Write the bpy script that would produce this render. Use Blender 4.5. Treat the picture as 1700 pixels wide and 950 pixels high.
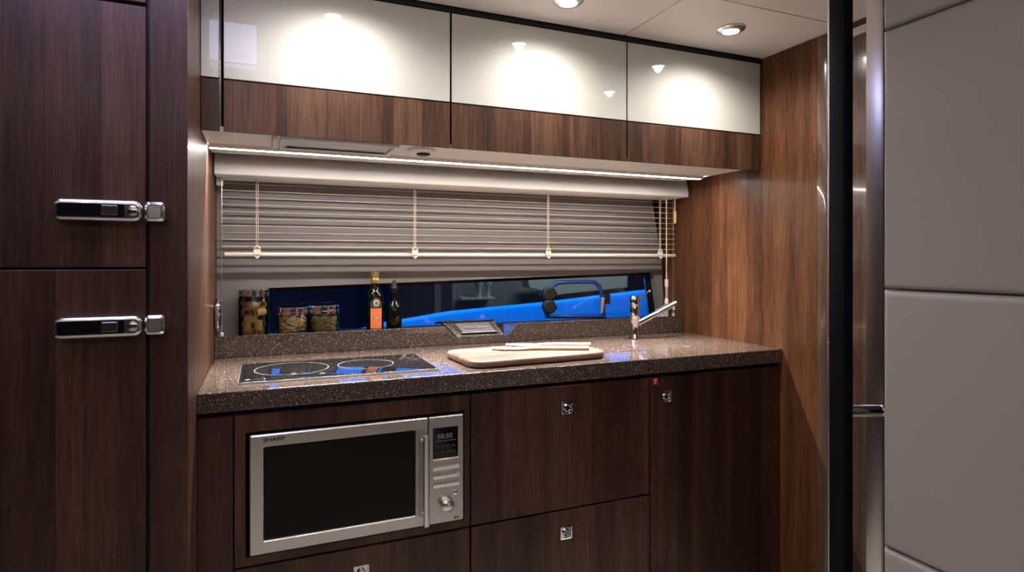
import bpy, bmesh, math, random
from mathutils import Vector, Matrix
random.seed(7)
R = math.radians
S = bpy.context.scene
COL = S.collection
for o in list(bpy.data.objects): bpy.data.objects.remove(o)
H = 1.232            # eye height above the cabin floor; heights below are written relative to it

# ---------------------------------------------------------------- camera
cd = bpy.data.cameras.new('camera'); cam = bpy.data.objects.new('camera', cd); COL.objects.link(cam)
cam.location = (0, 0, H); cam.rotation_euler = (R(90), 0, R(-22.64))
cd.sensor_width = 36; cd.lens = 991.0/1700*36; cd.shift_y = -44.9/1700
cd.clip_start = 0.05
cd.dof.use_dof = True; cd.dof.focus_distance = 1.85; cd.dof.aperture_fstop = 4.0
S.camera = cam
# ---------------------------------------------------------------- world, exposure
w = bpy.data.worlds.new('hall_night'); S.world = w; w.use_nodes = True
w.node_tree.nodes['Background'].inputs[0].default_value = (0.004, 0.016, 0.07, 1)
w.node_tree.nodes['Background'].inputs[1].default_value = 0.10
S.view_settings.view_transform = 'Standard'; S.view_settings.look = 'None'
S.view_settings.gamma = 1; S.view_settings.use_curve_mapping = False
S.view_settings.exposure = 0.9
DOWN_W = 7.0         # ceiling downlights
LED_E = 62.0
LED_W = 11.0           #        # strip under the wall cabinets
HATCH_E = 3.6        # deck hatch in the ceiling
def area(name, loc, rot, size, energy, color):
    l = bpy.data.lights.new(name, 'AREA'); l.shape = 'RECTANGLE'; l.size, l.size_y = size
    l.energy = energy; l.color = color
    o = bpy.data.objects.new(name, l); COL.objects.link(o)
    o.location = (loc[0], loc[1], loc[2]+H); o.rotation_euler = rot
    return o
_b = area('hall_blue_light', (1.2, 2.55, 1.0), (R(14), 0, 0), (2.4, 0.3), 8.5, (0.02, 0.42, 1.0)); _b.data.spread = R(80)

# ---------------------------------------------------------------- materials
def mat(name, col=(.5,.5,.5), rough=.5, metal=0.0, coat=0.0, coat_r=.05, emit=None, es=0, spec=.5):
    m = bpy.data.materials.new(name); m.use_nodes = True
    b = m.node_tree.nodes['Principled BSDF']
    b.inputs['Base Color'].default_value = (*col, 1); b.inputs['Roughness'].default_value = rough
    b.inputs['Metallic'].default_value = metal
    b.inputs['Coat Weight'].default_value = coat; b.inputs['Coat Roughness'].default_value = coat_r
    b.inputs['Specular IOR Level'].default_value = spec
    if emit: b.inputs['Emission Color'].default_value = (*emit, 1); b.inputs['Emission Strength'].default_value = es
    return m
def nn(m, t, **kw):
    n = m.node_tree.nodes.new(t)
    for k, v in kw.items(): setattr(n, k, v)
    return n
def ln(m, a, b): m.node_tree.links.new(a, b)
def ramp(m, stops):
    r = nn(m, 'ShaderNodeValToRGB'); e = r.color_ramp.elements
    e[0].position, e[0].color = stops[0][0], (*stops[0][1], 1)
    e[1].position, e[1].color = stops[-1][0], (*stops[-1][1], 1)
    for p, c in stops[1:-1]:
        x = e.new(p); x.color = (*c, 1)
    return r
def coords(m, scale, rand=0.0):
    tc = nn(m, 'ShaderNodeTexCoord'); mp = nn(m, 'ShaderNodeMapping')
    mp.inputs['Scale'].default_value = scale
    if rand:
        oi = nn(m, 'ShaderNodeObjectInfo'); mu = nn(m, 'ShaderNodeMath', operation='MULTIPLY'); mu.inputs[1].default_value = rand
        ln(m, oi.outputs['Random'], mu.inputs[0])
        va = nn(m, 'ShaderNodeVectorMath', operation='ADD')
        ln(m, tc.outputs['Object'], va.inputs[0]); ln(m, mu.outputs[0], va.inputs[1]); ln(m, va.outputs[0], mp.inputs['Vector'])
    else: ln(m, tc.outputs['Object'], mp.inputs['Vector'])
    return mp.outputs[0]
def walnut(name, dark, mid, light, rough=.32, coat=.35, scale=(1,1,.045), coat_r=.12, spec=.5, strips=.17):
    m = mat(name, mid, rough, coat=coat, coat_r=coat_r, spec=spec); b = m.node_tree.nodes['Principled BSDF']
    v = coords(m, scale, 3.0)
    n1 = nn(m, 'ShaderNodeTexNoise'); n1.inputs['Scale'].default_value = 210; n1.inputs['Detail'].default_value = 6
    n1.inputs['Roughness'].default_value = .65
    n2 = nn(m, 'ShaderNodeTexNoise'); n2.inputs['Scale'].default_value = 24; n2.inputs['Detail'].default_value = 3; n2.inputs['Distortion'].default_value = .6
    v3 = coords(m, (scale[0], scale[1], .0) if scale[2] < 1 else scale, 3.0)
    n3 = nn(m, 'ShaderNodeTexVoronoi'); n3.inputs['Scale'].default_value = 11       # strips of veneer
    ln(m, v, n1.inputs['Vector']); ln(m, v, n2.inputs['Vector']); ln(m, v3, n3.inputs['Vector'])
    a = nn(m, 'ShaderNodeMix', data_type='FLOAT'); a.inputs[0].default_value = .42
    ln(m, n1.outputs['Fac'], a.inputs[2]); ln(m, n2.outputs['Fac'], a.inputs[3])
    sp = nn(m, 'ShaderNodeSeparateColor'); ln(m, n3.outputs['Color'], sp.inputs[0])
    c = nn(m, 'ShaderNodeMix', data_type='FLOAT'); c.inputs[0].default_value = strips
    ln(m, a.outputs[0], c.inputs[2]); ln(m, sp.outputs[0], c.inputs[3])
    r = ramp(m, [(.34, dark), (.5, mid), (.66, light)])
    ln(m, c.outputs[0], r.inputs[0]); ln(m, r.outputs[0], b.inputs['Base Color'])
    return m
M = {}
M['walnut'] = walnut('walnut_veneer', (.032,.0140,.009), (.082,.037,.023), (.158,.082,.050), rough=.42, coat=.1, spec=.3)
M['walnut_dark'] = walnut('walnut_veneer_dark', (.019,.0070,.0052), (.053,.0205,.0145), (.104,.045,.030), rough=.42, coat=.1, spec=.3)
M['walnut_wall'] = walnut('walnut_wall_veneer', (.036,.0135,.006), (.112,.044,.0185), (.225,.096,.042), rough=.45, coat=.03, spec=.25, strips=.08)
M['walnut_gloss'] = walnut('walnut_gloss', (.05,.03,.02), (.10,.06,.04), (.15,.09,.06), rough=.2, coat=.9, coat_r=.06)
M['carcass'] = mat('carcass', (.012,.008,.007), .7)
M['black_gap'] = mat('shadow_gap_black', (.006,.006,.008), .5)
M['cream_glass'] = mat('cream_lacquered_glass', (.66,.65,.61), .55, coat=.9, coat_r=.02)
M['cream'] = mat('cream_fabric', (.86,.84,.81), .55)
M['cream_plastic'] = mat('cream_plastic', (.75,.68,.57), .35)
M['cord'] = mat('cord', (.62,.5,.36), .8)
M['yellow'] = mat('aged_wood_tassel', (.65,.47,.16), .5)
M['ceiling'] = mat('ceiling_vinyl', (.88,.83,.805), .5)
M['under'] = mat('cabinet_underside_white', (.8,.77,.74), .4)
M['chrome'] = mat('chrome', (.82,.82,.84), .06, metal=1)
M['dark_chrome'] = mat('dark_chrome', (.5,.51,.56), .09, metal=1)
M['bright_chrome'] = mat('satin_chrome', (.9,.9,.9), .18, metal=1)
M['polished'] = mat('polished_edge', (.74,.72,.70), .22, metal=1)
M['alu'] = mat('aluminium', (.72,.73,.75), .28, metal=1)
M['black'] = mat('black_satin', (.004,.004,.0045), .5, spec=.12)
M['black_plastic'] = mat('black_plastic', (.004,.004,.0045), .4, spec=.3)
M['black_glass'] = mat('black_glass', (.004,.004,.005), .035, spec=.55)
M['oven_glass'] = mat('oven_glass', (.003,.003,.0035), .05, spec=.2)
M['hob'] = mat('hob_ceramic', (.006,.006,.007), .03, spec=.8)
M['print'] = mat('grey_print', (.17,.175,.18), .5)
M['print_dark'] = mat('dark_print', (.02,.02,.022), .5)
M['print_dim'] = mat('dim_display_print', (.16,.17,.18), .4)
M['wall_panel'] = mat('taupe_hull_lining', (.185,.164,.155), .45)
M['slat'] = mat('taupe_slat', (.46,.40,.34), .45)
M['rim'] = mat('black_window_frit', (.004,.004,.006), .2)
M['knobblack'] = mat('black_knob', (.004,.004,.005), .6)
M['blue_reflection'] = mat('frame_painted_reflection', (.008,.04,.17), .25)  # portlight frame; the blue reflected on it is put into its colour
M['gelcoat'] = mat('blue_gelcoat', (.10,.45,.90), .35)
M['hall_grey'] = mat('hall_panel', (.20,.20,.21), .7)
M['hall_pale'] = mat('hall_pale', (.6,.66,.6), .6)
M['tan'] = mat('tan_lever', (.34,.22,.15), .5)
M['red'] = mat('red_sticker', (.62,.03,.05), .5)
M['white'] = mat('white_print', (.85,.84,.82), .5)
M['white_plastic'] = mat('white_plastic', (.7,.7,.68), .4)
M['gold'] = mat('gold_foil', (.50,.34,.13), .35, metal=.8)
M['bottle'] = mat('dark_green_glass', (.003,.004,.002), .06, spec=.35)
M['orange'] = mat('orange_label', (.80,.20,.055), .55)
M['olive'] = mat('dark_label', (.035,.045,.04), .5)
M['emblem'] = mat('emblem_cream', (.55,.5,.33), .5)
M['brown'] = mat('emblem_brown', (.25,.08,.04), .5)
M['teal'] = mat('label_teal', (.03,.25,.3), .5)
M['pasta'] = mat('pasta', (.62,.39,.13), .6)
M['pasta2'] = mat('pasta_pale', (.85,.62,.36), .6)
M['pasta3'] = mat('pasta_green', (.42,.36,.15), .6)
M['banner'] = mat('backlit_banner', (.02,.1,.3), .5, emit=(.01,.18,.72), es=1.5)
M['floor'] = mat('floor_carpet', (.5,.46,.40), .9)
M['lining'] = mat('cabin_lining', (.055,.038,.03), .6)
M['led'] = mat('led', (1,1,1), .5, emit=(1.0,.95,.90), es=LED_E)
M['lens'] = mat('downlight_lens', (1,1,1), .3, emit=(1.0,.96,.9), es=14)
M['hatch'] = mat('hatch_acrylic', (.3,.3,.4), .3, emit=(.60,.60,1.0), es=HATCH_E)

def brushed(name, col, rough, sc):
    m = mat(name, col, rough, metal=1); b = m.node_tree.nodes['Principled BSDF']
    n = nn(m, 'ShaderNodeTexNoise'); n.inputs['Scale'].default_value = 60; n.inputs['Detail'].default_value = 3
    ln(m, coords(m, sc), n.inputs['Vector'])
    mr = nn(m, 'ShaderNodeMapRange'); mr.inputs[3].default_value = rough-.07; mr.inputs[4].default_value = rough+.07
    ln(m, n.outputs['Fac'], mr.inputs[0]); ln(m, mr.outputs[0], b.inputs['Roughness'])
    return m
M['steel'] = brushed('brushed_steel', (.62,.61,.60), .3, (1, 1, 40))

def terrazzo():
    m = mat('speckled_quartz', (.05,.035,.03), .13, coat=.3, coat_r=.03); b = m.node_tree.nodes['Principled BSDF']
    v = coords(m, (1,1,1))
    cur = None
    base = nn(m, 'ShaderNodeTexNoise'); base.inputs['Scale'].default_value = 180; ln(m, v, base.inputs['Vector'])
    rb = ramp(m, [(.35, (.044,.030,.025)), (.65, (.095,.068,.055))]); ln(m, base.outputs['Fac'], rb.inputs[0]); cur = rb.outputs[0]
    for sc, th, keep, col in ((330, .30, .62, (.34,.27,.22)), (190, .26, .80, (.55,.47,.40)), (230, .3, .72, (.015,.01,.01))):
        vo = nn(m, 'ShaderNodeTexVoronoi'); vo.inputs['Scale'].default_value = sc; ln(m, v, vo.inputs['Vector'])
        lt = nn(m, 'ShaderNodeMath', operation='LESS_THAN'); lt.inputs[1].default_value = th; ln(m, vo.outputs['Distance'], lt.inputs[0])
        sp = nn(m, 'ShaderNodeSeparateColor'); ln(m, vo.outputs['Color'], sp.inputs[0])
        gt = nn(m, 'ShaderNodeMath', operation='GREATER_THAN'); gt.inputs[1].default_value = keep; ln(m, sp.outputs[0], gt.inputs[0])
        mu = nn(m, 'ShaderNodeMath', operation='MULTIPLY'); ln(m, lt.outputs[0], mu.inputs[0]); ln(m, gt.outputs[0], mu.inputs[1])
        mx = nn(m, 'ShaderNodeMix', data_type='RGBA'); ln(m, mu.outputs[0], mx.inputs[0]); ln(m, cur, mx.inputs[6]); mx.inputs[7].default_value = (*col, 1)
        cur = mx.outputs[2]
    ln(m, cur, b.inputs['Base Color'])
    return m
M['quartz'] = terrazzo()
def leather():
    m = mat('taupe_leather', (.33,.298,.281), .45); b = m.node_tree.nodes['Principled BSDF']
    n = nn(m, 'ShaderNodeTexNoise'); n.inputs['Scale'].default_value = 300; ln(m, coords(m, (1,1,1)), n.inputs['Vector'])
    bp = nn(m, 'ShaderNodeBump'); bp.inputs['Strength'].default_value = .05; bp.inputs['Distance'].default_value = .002
    ln(m, n.outputs['Fac'], bp.inputs['Height']); ln(m, bp.outputs[0], b.inputs['Normal'])
    return m
M['leather'] = leather()
def boardwood(name, a, b_, c):
    m = mat(name, b_, .45); b = m.node_tree.nodes['Principled BSDF']
    n = nn(m, 'ShaderNodeTexNoise'); n.inputs['Scale'].default_value = 30; n.inputs['Detail'].default_value = 4; n.inputs['Distortion'].default_value = .5
    ln(m, coords(m, (.12, 1, 1)), n.inputs['Vector'])
    r = ramp(m, [(.3, a), (.5, b_), (.7, c)]); ln(m, n.outputs['Fac'], r.inputs[0]); ln(m, r.outputs[0], b.inputs['Base Color'])
    return m
M['board'] = boardwood('board_wood', (.07,.033,.02), (.14,.078,.053), (.21,.13,.094))
M['spoonwood'] = boardwood('beech', (.44,.33,.23), (.53,.41,.30), (.6,.48,.36))
def thin_glass(name, tint=(1,1,1), refl=1.0):
    m = bpy.data.materials.new(name); m.use_nodes = True; nt = m.node_tree; nt.nodes.clear()
    out = nn(m, 'ShaderNodeOutputMaterial'); mx = nn(m, 'ShaderNodeMixShader'); t = nn(m, 'ShaderNodeBsdfTransparent'); g = nn(m, 'ShaderNodeBsdfGlossy')
    t.inputs[0].default_value = (*tint, 1); g.inputs['Roughness'].default_value = .02
    f = nn(m, 'ShaderNodeFresnel'); f.inputs[0].default_value = 1.5
    mu = nn(m, 'ShaderNodeMath', operation='MULTIPLY'); mu.inputs[1].default_value = refl
    ln(m, f.outputs[0], mu.inputs[0]); ln(m, mu.outputs[0], mx.inputs[0]); ln(m, t.outputs[0], mx.inputs[1]); ln(m, g.outputs[0], mx.inputs[2]); ln(m, mx.outputs[0], out.inputs[0])
    return m
M['jar_glass'] = thin_glass('jar_glass', (.93,.95,.93), 1.3)
M['pane'] = thin_glass('window_pane', (.85,.9,.95), .9)

# ---------------------------------------------------------------- mesh building
LOC = {}
class MB:
    def __init__(s): s.bm = bmesh.new()
    def box(s, x0, x1, y0, y1, z0, z1):
        v = [s.bm.verts.new(p) for p in ((x0,y0,z0),(x1,y0,z0),(x1,y1,z0),(x0,y1,z0),(x0,y0,z1),(x1,y0,z1),(x1,y1,z1),(x0,y1,z1))]
        for f in ((3,2,1,0),(4,5,6,7),(0,1,5,4),(1,2,6,5),(2,3,7,6),(3,0,4,7)): s.bm.faces.new([v[i] for i in f])
        return s
    def prism(s, pts, axis, a, b):
        """pts are 2D in the two remaining axes (in x,y,z order), extruded along axis from a to b"""
        def mk(p, t):
            q = list(p); q.insert(axis, t); return s.bm.verts.new(q)
        A = [mk(p, a) for p in pts]; B = [mk(p, b) for p in pts]; n = len(pts)
        s.bm.faces.new(A); s.bm.faces.new(B[::-1])
        for i in range(n): s.bm.faces.new((A[i], B[i], B[(i+1) % n], A[(i+1) % n]))
        return s
    def rings(s, rs, cap0=True, cap1=True, loop=False):
        L = [[s.bm.verts.new(p) for p in r] for r in rs]; n = len(L[0])
        m = len(L)
        for i in range(m if loop else m-1):
            P, Q = L[i], L[(i+1) % m]
            for j in range(n): s.bm.faces.new((P[j], P[(j+1) % n], Q[(j+1) % n], Q[j]))
        if not loop:
            if cap0: s.bm.faces.new(L[0][::-1])
            if cap1: s.bm.faces.new(L[-1])
        return s
    def lathe(s, cx, cy, prof, n=40, cap0=True, cap1=True, axis=2, sq=0):
        rs = []
        for r, t in prof:
            ring = []
            for k in range(n):
                a = 2*math.pi*k/n; ca, sa = math.cos(a), math.sin(a)
                q = 1
                if sq: q = (abs(ca)**sq + abs(sa)**sq)**(-1/sq)
                p = [cx+r*q*ca, cy+r*q*sa]
                p.insert(axis, t); ring.append(p)
            rs.append(ring)
        return s.rings(rs, cap0, cap1)
    def tube(s, path, r, n=12, loop=False):
        P = [Vector(p) for p in path]; m = len(P); rs = []
        up = None
        for i, p in enumerate(P):
            if loop: t = P[(i+1) % m]-P[i-1]
            else: t = P[min(i+1, m-1)]-P[max(i-1, 0)]
            t.normalize()
            if up is None:
                up = Vector((0,0,1)) if abs(t.z) < .9 else Vector((0,1,0))
            x = up-t*up.dot(t); x.normalize(); y = t.cross(x); up = x
            rr = r[i] if isinstance(r, (list, tuple)) else r
            rs.append([p + x*rr*math.cos(2*math.pi*k/n) + y*rr*math.sin(2*math.pi*k/n) for k in range(n)])
        return s.rings(rs, loop=loop)
    def slab(s, pts, z0, z1, e=.004, seg=3):
        """horizontal outline pts with rounded top and bottom edges"""
        n = len(pts); c = Vector((sum(p[0] for p in pts)/n, sum(p[1] for p in pts)/n))
        def ins(d):
            out = []
            for i in range(n):
                a, b, q = Vector(pts[i-1]), Vector(pts[(i+1) % n]), Vector(pts[i])
                t = (b-a).normalized(); nrm = Vector((t.y, -t.x))
                if nrm.dot(q-c) < 0: nrm = -nrm
                out.append(q-nrm*d)
            return out
        rs = []
        for k in range(seg+1):
            a = math.pi/2*k/seg; rs.append([(p.x, p.y, z0+e-e*math.cos(a)) for p in ins(e-e*math.sin(a))])
        for k in range(seg+1):
            a = math.pi/2*k/seg; rs.append([(p.x, p.y, z1-e+e*math.sin(a)) for p in ins(e-e*math.cos(a))])
        return s.rings(rs)
    def xf(s, mtx): bmesh.ops.transform(s.bm, matrix=mtx, verts=s.bm.verts); return s
    def build(s, name, m, parent=None, bevel=0, origin=None, smooth=True):
        if parent is not None: off = LOC[parent.name]
        else: off = Vector((0,0,0)) if origin is None else Vector(origin)
        own = off if origin is None else Vector(origin)
        bmesh.ops.recalc_face_normals(s.bm, faces=s.bm.faces)
        bmesh.ops.translate(s.bm, verts=s.bm.verts, vec=-own)
        me = bpy.data.meshes.new(name); s.bm.to_mesh(me); s.bm.free()
        me.materials.append(M[m] if isinstance(m, str) else m)
        if smooth:
            for p in me.polygons: p.use_smooth = True
            me.set_sharp_from_angle(angle=R(35))
        o = bpy.data.objects.new(name, me); COL.objects.link(o)
        if parent is not None: o.parent = parent; o.location = own-off
        else: o.location = own+Vector((0,0,H))
        LOC[o.name] = own
        if bevel:
            b = o.modifiers.new('edge', 'BEVEL'); b.width = bevel; b.segments = 2; b.limit_method = 'ANGLE'
        return o
def rrect(x0, x1, y0, y1, r, n=6):
    out = []
    for cx, cy, a0 in ((x1-r, y0+r, -90), (x1-r, y1-r, 0), (x0+r, y1-r, 90), (x0+r, y0+r, 180)):
        for k in range(n+1):
            a = R(a0+90*k/n); out.append((cx+r*math.cos(a), cy+r*math.sin(a)))
    return out
def tag(o, label, cat, group=None):
    o['label'] = label; o['category'] = cat
    if group: o['group'] = group
    return o
def thing(name, loc, label, cat, group=None):
    o = bpy.data.objects.new(name, None); COL.objects.link(o); o.empty_display_size = .05
    o.location = (loc[0], loc[1], loc[2]+H); LOC[o.name] = Vector(loc)
    return tag(o, label, cat, group)
def struct(o): o['kind'] = 'structure'; return o
def B(name, m, x0, x1, y0, y1, z0, z1, parent=None, bevel=0): return MB().box(x0,x1,y0,y1,z0,z1).build(name, m, parent, bevel)
def dup(o, loc, label=None):
    c = o.copy(); COL.objects.link(c); c.location = (loc[0], loc[1], loc[2]+H)
    if label: c['label'] = label
    LOC[c.name] = Vector(loc)
    for ch in list(o.children):
        k = ch.copy(); COL.objects.link(k); k.parent = c
        for g in ch.children:
            q = g.copy(); COL.objects.link(q); q.parent = k
    return c
def text(body, size, m, parent, name, x, y, z, ex=.0004, sx=1.0):
    cu = bpy.data.curves.new(name, 'FONT'); cu.body = body; cu.size = size; cu.extrude = ex; cu.align_x = 'CENTER'; cu.align_y = 'CENTER'; cu.offset = .0003
    t = bpy.data.objects.new('tmp', cu); COL.objects.link(t)
    dg = bpy.context.evaluated_depsgraph_get(); me = bpy.data.meshes.new_from_object(t.evaluated_get(dg))
    bpy.data.objects.remove(t)
    me.name = name; me.materials.clear(); me.materials.append(M[m])
    me.transform(Matrix.Diagonal((sx, 1, 1, 1))); me.transform(Matrix.Rotation(R(90), 4, 'X'))
    o = bpy.data.objects.new(name, me); COL.objects.link(o); o.parent = parent; o.location = Vector((x, y, z))-LOC[parent.name]
    return o

# ---------------------------------------------------------------- key planes
XL, XR = -.142, 1.664          # inner faces of tall cabinet and right wall
ZC = .722                      # ceiling
ZT, ZB = -.312, -.360          # worktop top and underside
ZL = -.256                      # ledge behind the upstand's lip
ZU = -.244                     # upstand top
UB, US, UT = .318, .449, .712  # wall cabinet bottom, glass/wood joint, top
YF, YU, YW = 1.55, 1.648, 2.20 # worktop front, wall cabinet fronts, hull lining
ZF = -H

# ---------------------------------------------------------------- room shell
struct(B('floor', 'floor', -1.9, 2.2, -1.9, 2.3, ZF-.05, ZF))
# ceiling slab with hatch opening, and the vinyl panels that hang under it
cb = MB()
HX0, HX1, HY0, HY1 = -.62, -.02, .82, 1.30
for a in ((-1.9, HX0, -1.9, 2.3), (HX1, 2.2, -1.9, 2.3), (HX0, HX1, -1.9, HY0), (HX0, HX1, HY1, 2.3)):
    cb.box(a[0], a[1], a[2], a[3], ZC+.016, ZC+.06)
ceil = struct(cb.build('ceiling', 'lining'))
g = .0022
for x0, x1, y0, y1 in ((-.138, 1.077-g, 1.312, 1.640), (1.077+g, XR, 1.312, 1.640), (HX1+.03, 1.077-g, .2, 1.312-2*g), (1.077+g, XR, .2, 1.312-2*g),
                       (-1.88, HX0-.03, .2, 1.30), (HX0-.028, HX1+.028, .2, HY0-.032), (-1.88, 1.66, -1.88, .2-2*g)):
    B('ceiling_panel', 'ceiling', x0, x1, y0, y1, ZC, ZC+.016, ceil, .0015)
hf = MB()
for a in ((HX0-.028, HX0, HY0-.03, HY1+.03), (HX1, HX1+.028, HY0-.03, HY1+.03), (HX0, HX1, HY0-.03, HY0), (HX0, HX1, HY1, HY1+.03)): hf.box(*a, ZC-.006, ZC+.015)
hw = struct(hf.build('window_2', 'alu', None, .003))
B('pane', 'hatch', HX0+.001, HX1-.001, HY0+.001, HY1-.001, ZC+.018, ZC+.03, hw)
# right wall: veneered panel, edge trim, header
wr = struct(B('wall_right', 'walnut_wall', XR, XR+.05, 1.412, 2.26, ZF, ZC))
struct(MB().prism([(XR-.001, 1.410), (XR+.05, 1.410), (XR+.05, 1.366), (XR+.012, 1.366), (XR+.003, 1.372), (XR-.001, 1.384)], 2, ZF, ZC).build('trim_1', 'walnut_gloss', None))
struct(B('wall_side', 'walnut_gloss', XR+.004, XR+.05, .5, 1.362, ZF, .678))
struct(B('trim_2', 'walnut_dark', XR-.006, XR+.05, .5, 1.362, .706, ZC-.001))
struct(B('trim_3', 'under', XR-.002, XR+.05, .5, 1.362, .680, .704))
# cabin behind the camera
struct(B('wall_left', 'lining', -1.9, -1.86, -1.9, 2.3, ZF, ZC+.016))
struct(B('wall_rear', 'lining', -1.86, 2.2, -1.9, -1.86, ZF, ZC+.016))
struct(B('wall_partition', 'lining', 1.165, 1.205, -1.86, .80, ZF, ZC))
struct(B('wall_outer', 'lining', XR+.05, XR+.09, -1.86, 2.26, ZF, ZC+.016))
# hull lining behind the worktop, with the long raked window opening
WX0, WX1b, WX1t = -.06, 1.632, 1.597
wz = lambda x: -.0990 + (x-.0253)*(.0405/1.572)
wl = MB()
ZW0 = -.2568
wl.prism([(XL+.0005, ZW0), (WX0, ZW0), (WX0, wz(WX0)), (WX1t, wz(WX1t)), (WX1b, ZW0), (1.655, ZW0), (1.639, 0), (1.587, .27), (1.587, ZC+.015), (XL+.0005, ZC+.015)], 1, YW, YW+.03)
wall_back = struct(wl.build('wall_back', 'wall_panel', None))
struct(B('trim_4', 'walnut_dark', XL+.002, XR-.001, YW+.06, YW+.075, .02, ZC+.015))
struct(B('trim_7', 'carcass', 1.641, XR-.001, YW+.034, YW+.055, -.2565, ZC+.015))
struct(B('wall_base', 'carcass', XL, XR, YW, YW+.05, ZF, -.2572))
fr = MB()
def wpoly(d): return [(WX0+d, ZW0+d*.05), (WX1b-d*1.35, ZW0+d*.05), (WX1t-d, wz(WX1t)-d*.55), (WX0+d, wz(WX0)-d*.55)]
o_, i_ = wpoly(-.012), wpoly(.024)
frame_rings = []
for y in (YW+.031, YW+.045):
    frame_rings.append(([(p[0], y, p[1]) for p in o_], [(p[0], y, p[1]) for p in i_]))
(Ao, Ai), (Bo, Bi) = frame_rings
fr.rings([Ao, Ai, Bi, Bo], loop=True)
win = struct(fr.build('window_1', 'rim', None, smooth=False))
MB().prism(wpoly(.0245), 1, YW+.036, YW+.041).build('pane', 'pane', win)

# ---------------------------------------------------------------- tall cabinet on the left
YC = 1.38
tc = thing('tall_cabinet', (-.5, 1.6, ZF), 'tall dark walnut cabinet with two chrome-latched doors left of the worktop', 'cabinet')
B('body', 'walnut', -1.0, XL, YC+.02, 2.26, ZF, ZC-.002, tc)
B('stile', 'walnut_dark', -.2095, XL, YC, YC+.0195, ZF+.08, ZC-.002, tc, .0015)
B('top_panel', 'walnut_dark', -.86, -.2155, YC, YC+.0195, .511, ZC-.002, tc, .0015)
B('plinth', 'black', -1.0, -.2155, YC+.012, YC+.0195, ZF, ZF+.075, tc)
B('gap_strip', 'black_gap', -1.0, -.206, YC+.017, YC+.0198, ZF+.08, ZC-.002, tc)
def tall_door(z0, z1, zh):
    d = B('door', 'walnut_dark', -.86, -.2155, YC, YC+.0195, z0, z1, tc, .002)
    pts = rrect(-.361, -.2185, zh-.0185, zh+.0185, .009, 5)
    m = MB(); rs = []
    for k in range(8):
        a = R(90)*k/7; ins = .0075*(1-math.cos(a)); dep = YC-.0255-.0075*math.sin(a)
        rs.append([(p[0], dep, p[1]) for p in rrect(-.3625+ins, -.217-ins, zh-.0205+ins, zh+.0205-ins, .0145-ins, 6)])
    m.rings([[(p[0], YC-.001, p[1]) for p in rrect(-.357, -.2225, zh-.014, zh+.014, .009, 6)]]+rs)
    h = m.build('handle', 'chrome', d)
    MB().prism(rrect(-.353, -.246, zh-.0125, zh+.0125, .004, 3), 1, YC-.0338, YC-.0328).build('grip_inlay', 'black_glass', h)
    MB().prism(rrect(-.284, -.257, zh-.0090, zh+.0095, .002, 3), 1, YC-.0355, YC-.0339).build('push_button', 'dark_chrome', h, .001)
    MB().lathe(-.232, zh, [(.0095, YC-.0325), (.0095, YC-.0355), (.0065, YC-.0375)], 20, axis=1).build('lock_barrel', 'dark_chrome', h)
    s = MB(); s.rings([[(p[0], YC-.0008, p[1]) for p in rrect(-.2135, -.1785, zh-.018, zh+.018, .006, 5)],
             [(p[0], YC-.016, p[1]) for p in rrect(-.2150, -.1780, zh-.0200, zh+.0200, .007, 5)],
             [(p[0], YC-.024, p[1]) for p in rrect(-.2135, -.1795, zh-.0185, zh+.0185, .007, 5)],
             [(p[0], YC-.028, p[1]) for p in rrect(-.209, -.184, zh-.014, zh+.014, .005, 5)]])
    k = s.build('latch_keeper', 'chrome', tc)
    MB().prism(rrect(-.207, -.186, zh-.012, zh+.012, .003, 3), 1, YC-.0292, YC-.0281).build('keeper_inlay', 'steel', k)
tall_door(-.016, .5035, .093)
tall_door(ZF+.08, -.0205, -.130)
# chrome ring pull on the cabinet's side, above the upstand
rp = MB()
path = []
for k in range(28):
    a = 2*math.pi*k/28; path.append((XL+.011, 2.09+.030*math.cos(a), -.177+.045*math.sin(a)))
rp.tube(path, .0075, 10, loop=True)
rg = thing('ring_handle', (XL, 2.09, -.177), 'oval chrome ring on the cabinet side left of the jars', 'handle')
rp.build('ring', 'chrome', rg)
MB().rings([[(XL+.0005, 2.09+.026*math.cos(a), -.177+.041*math.sin(a)) for a in [2*math.pi*k/28 for k in range(28)]],
            [(XL+.005, 2.09+.026*math.cos(a), -.177+.041*math.sin(a)) for a in [2*math.pi*k/28 for k in range(28)]]]).build('back_plate', 'black_glass', rg)

# ---------------------------------------------------------------- wall cabinets
def wall_cabinet(name, x0, x1, label):
    t = thing(name, ((x0+x1)/2, 1.75, UB), label, 'cabinet', 'wall cabinets with cream glass fronts')
    B('body', 'carcass', x0+.001, x1-.001, YU+.022, 2.03, UB+.014, UT-.004, t)
    d = B('door', 'black_gap', x0+.004, x1-.004, YU+.006, YU+.021, UB+.002, UT-.008, t)
    B('glass_panel', 'cream_glass', x0+.002, x1-.002, YU, YU+.006, US+.0015, UT-.006, d, .0008)
    B('wood_panel', 'walnut', x0+.002, x1-.002, YU, YU+.006, UB, US-.0025, d, .0008)
    return t
wall_cabinet('wall_cabinet', -.0925, .4965, 'wall cabinet with cream glass above walnut band, over the hob')
wall_cabinet('wall_cabinet', .4985, 1.0925, 'wall cabinet with cream glass and walnut band, in the middle over the chopping board')
wall_cabinet('wall_cabinet', 1.0945, XR-.002, 'narrowest wall cabinet with cream glass and walnut band, beside the right wall')
fp = thing('filler_panel', (-.118, 1.7, UB), 'narrow cream and walnut filler strip between tall cabinet and first wall cabinet', 'panel')
B('body', 'carcass', XL+.001, -.0945, YU+.007, 2.03, UB+.014, UT-.004, fp)
B('glass_panel', 'cream_glass', XL+.001, -.101, YU, YU+.006, US+.0015, UT-.006, fp, .0008)
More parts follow.
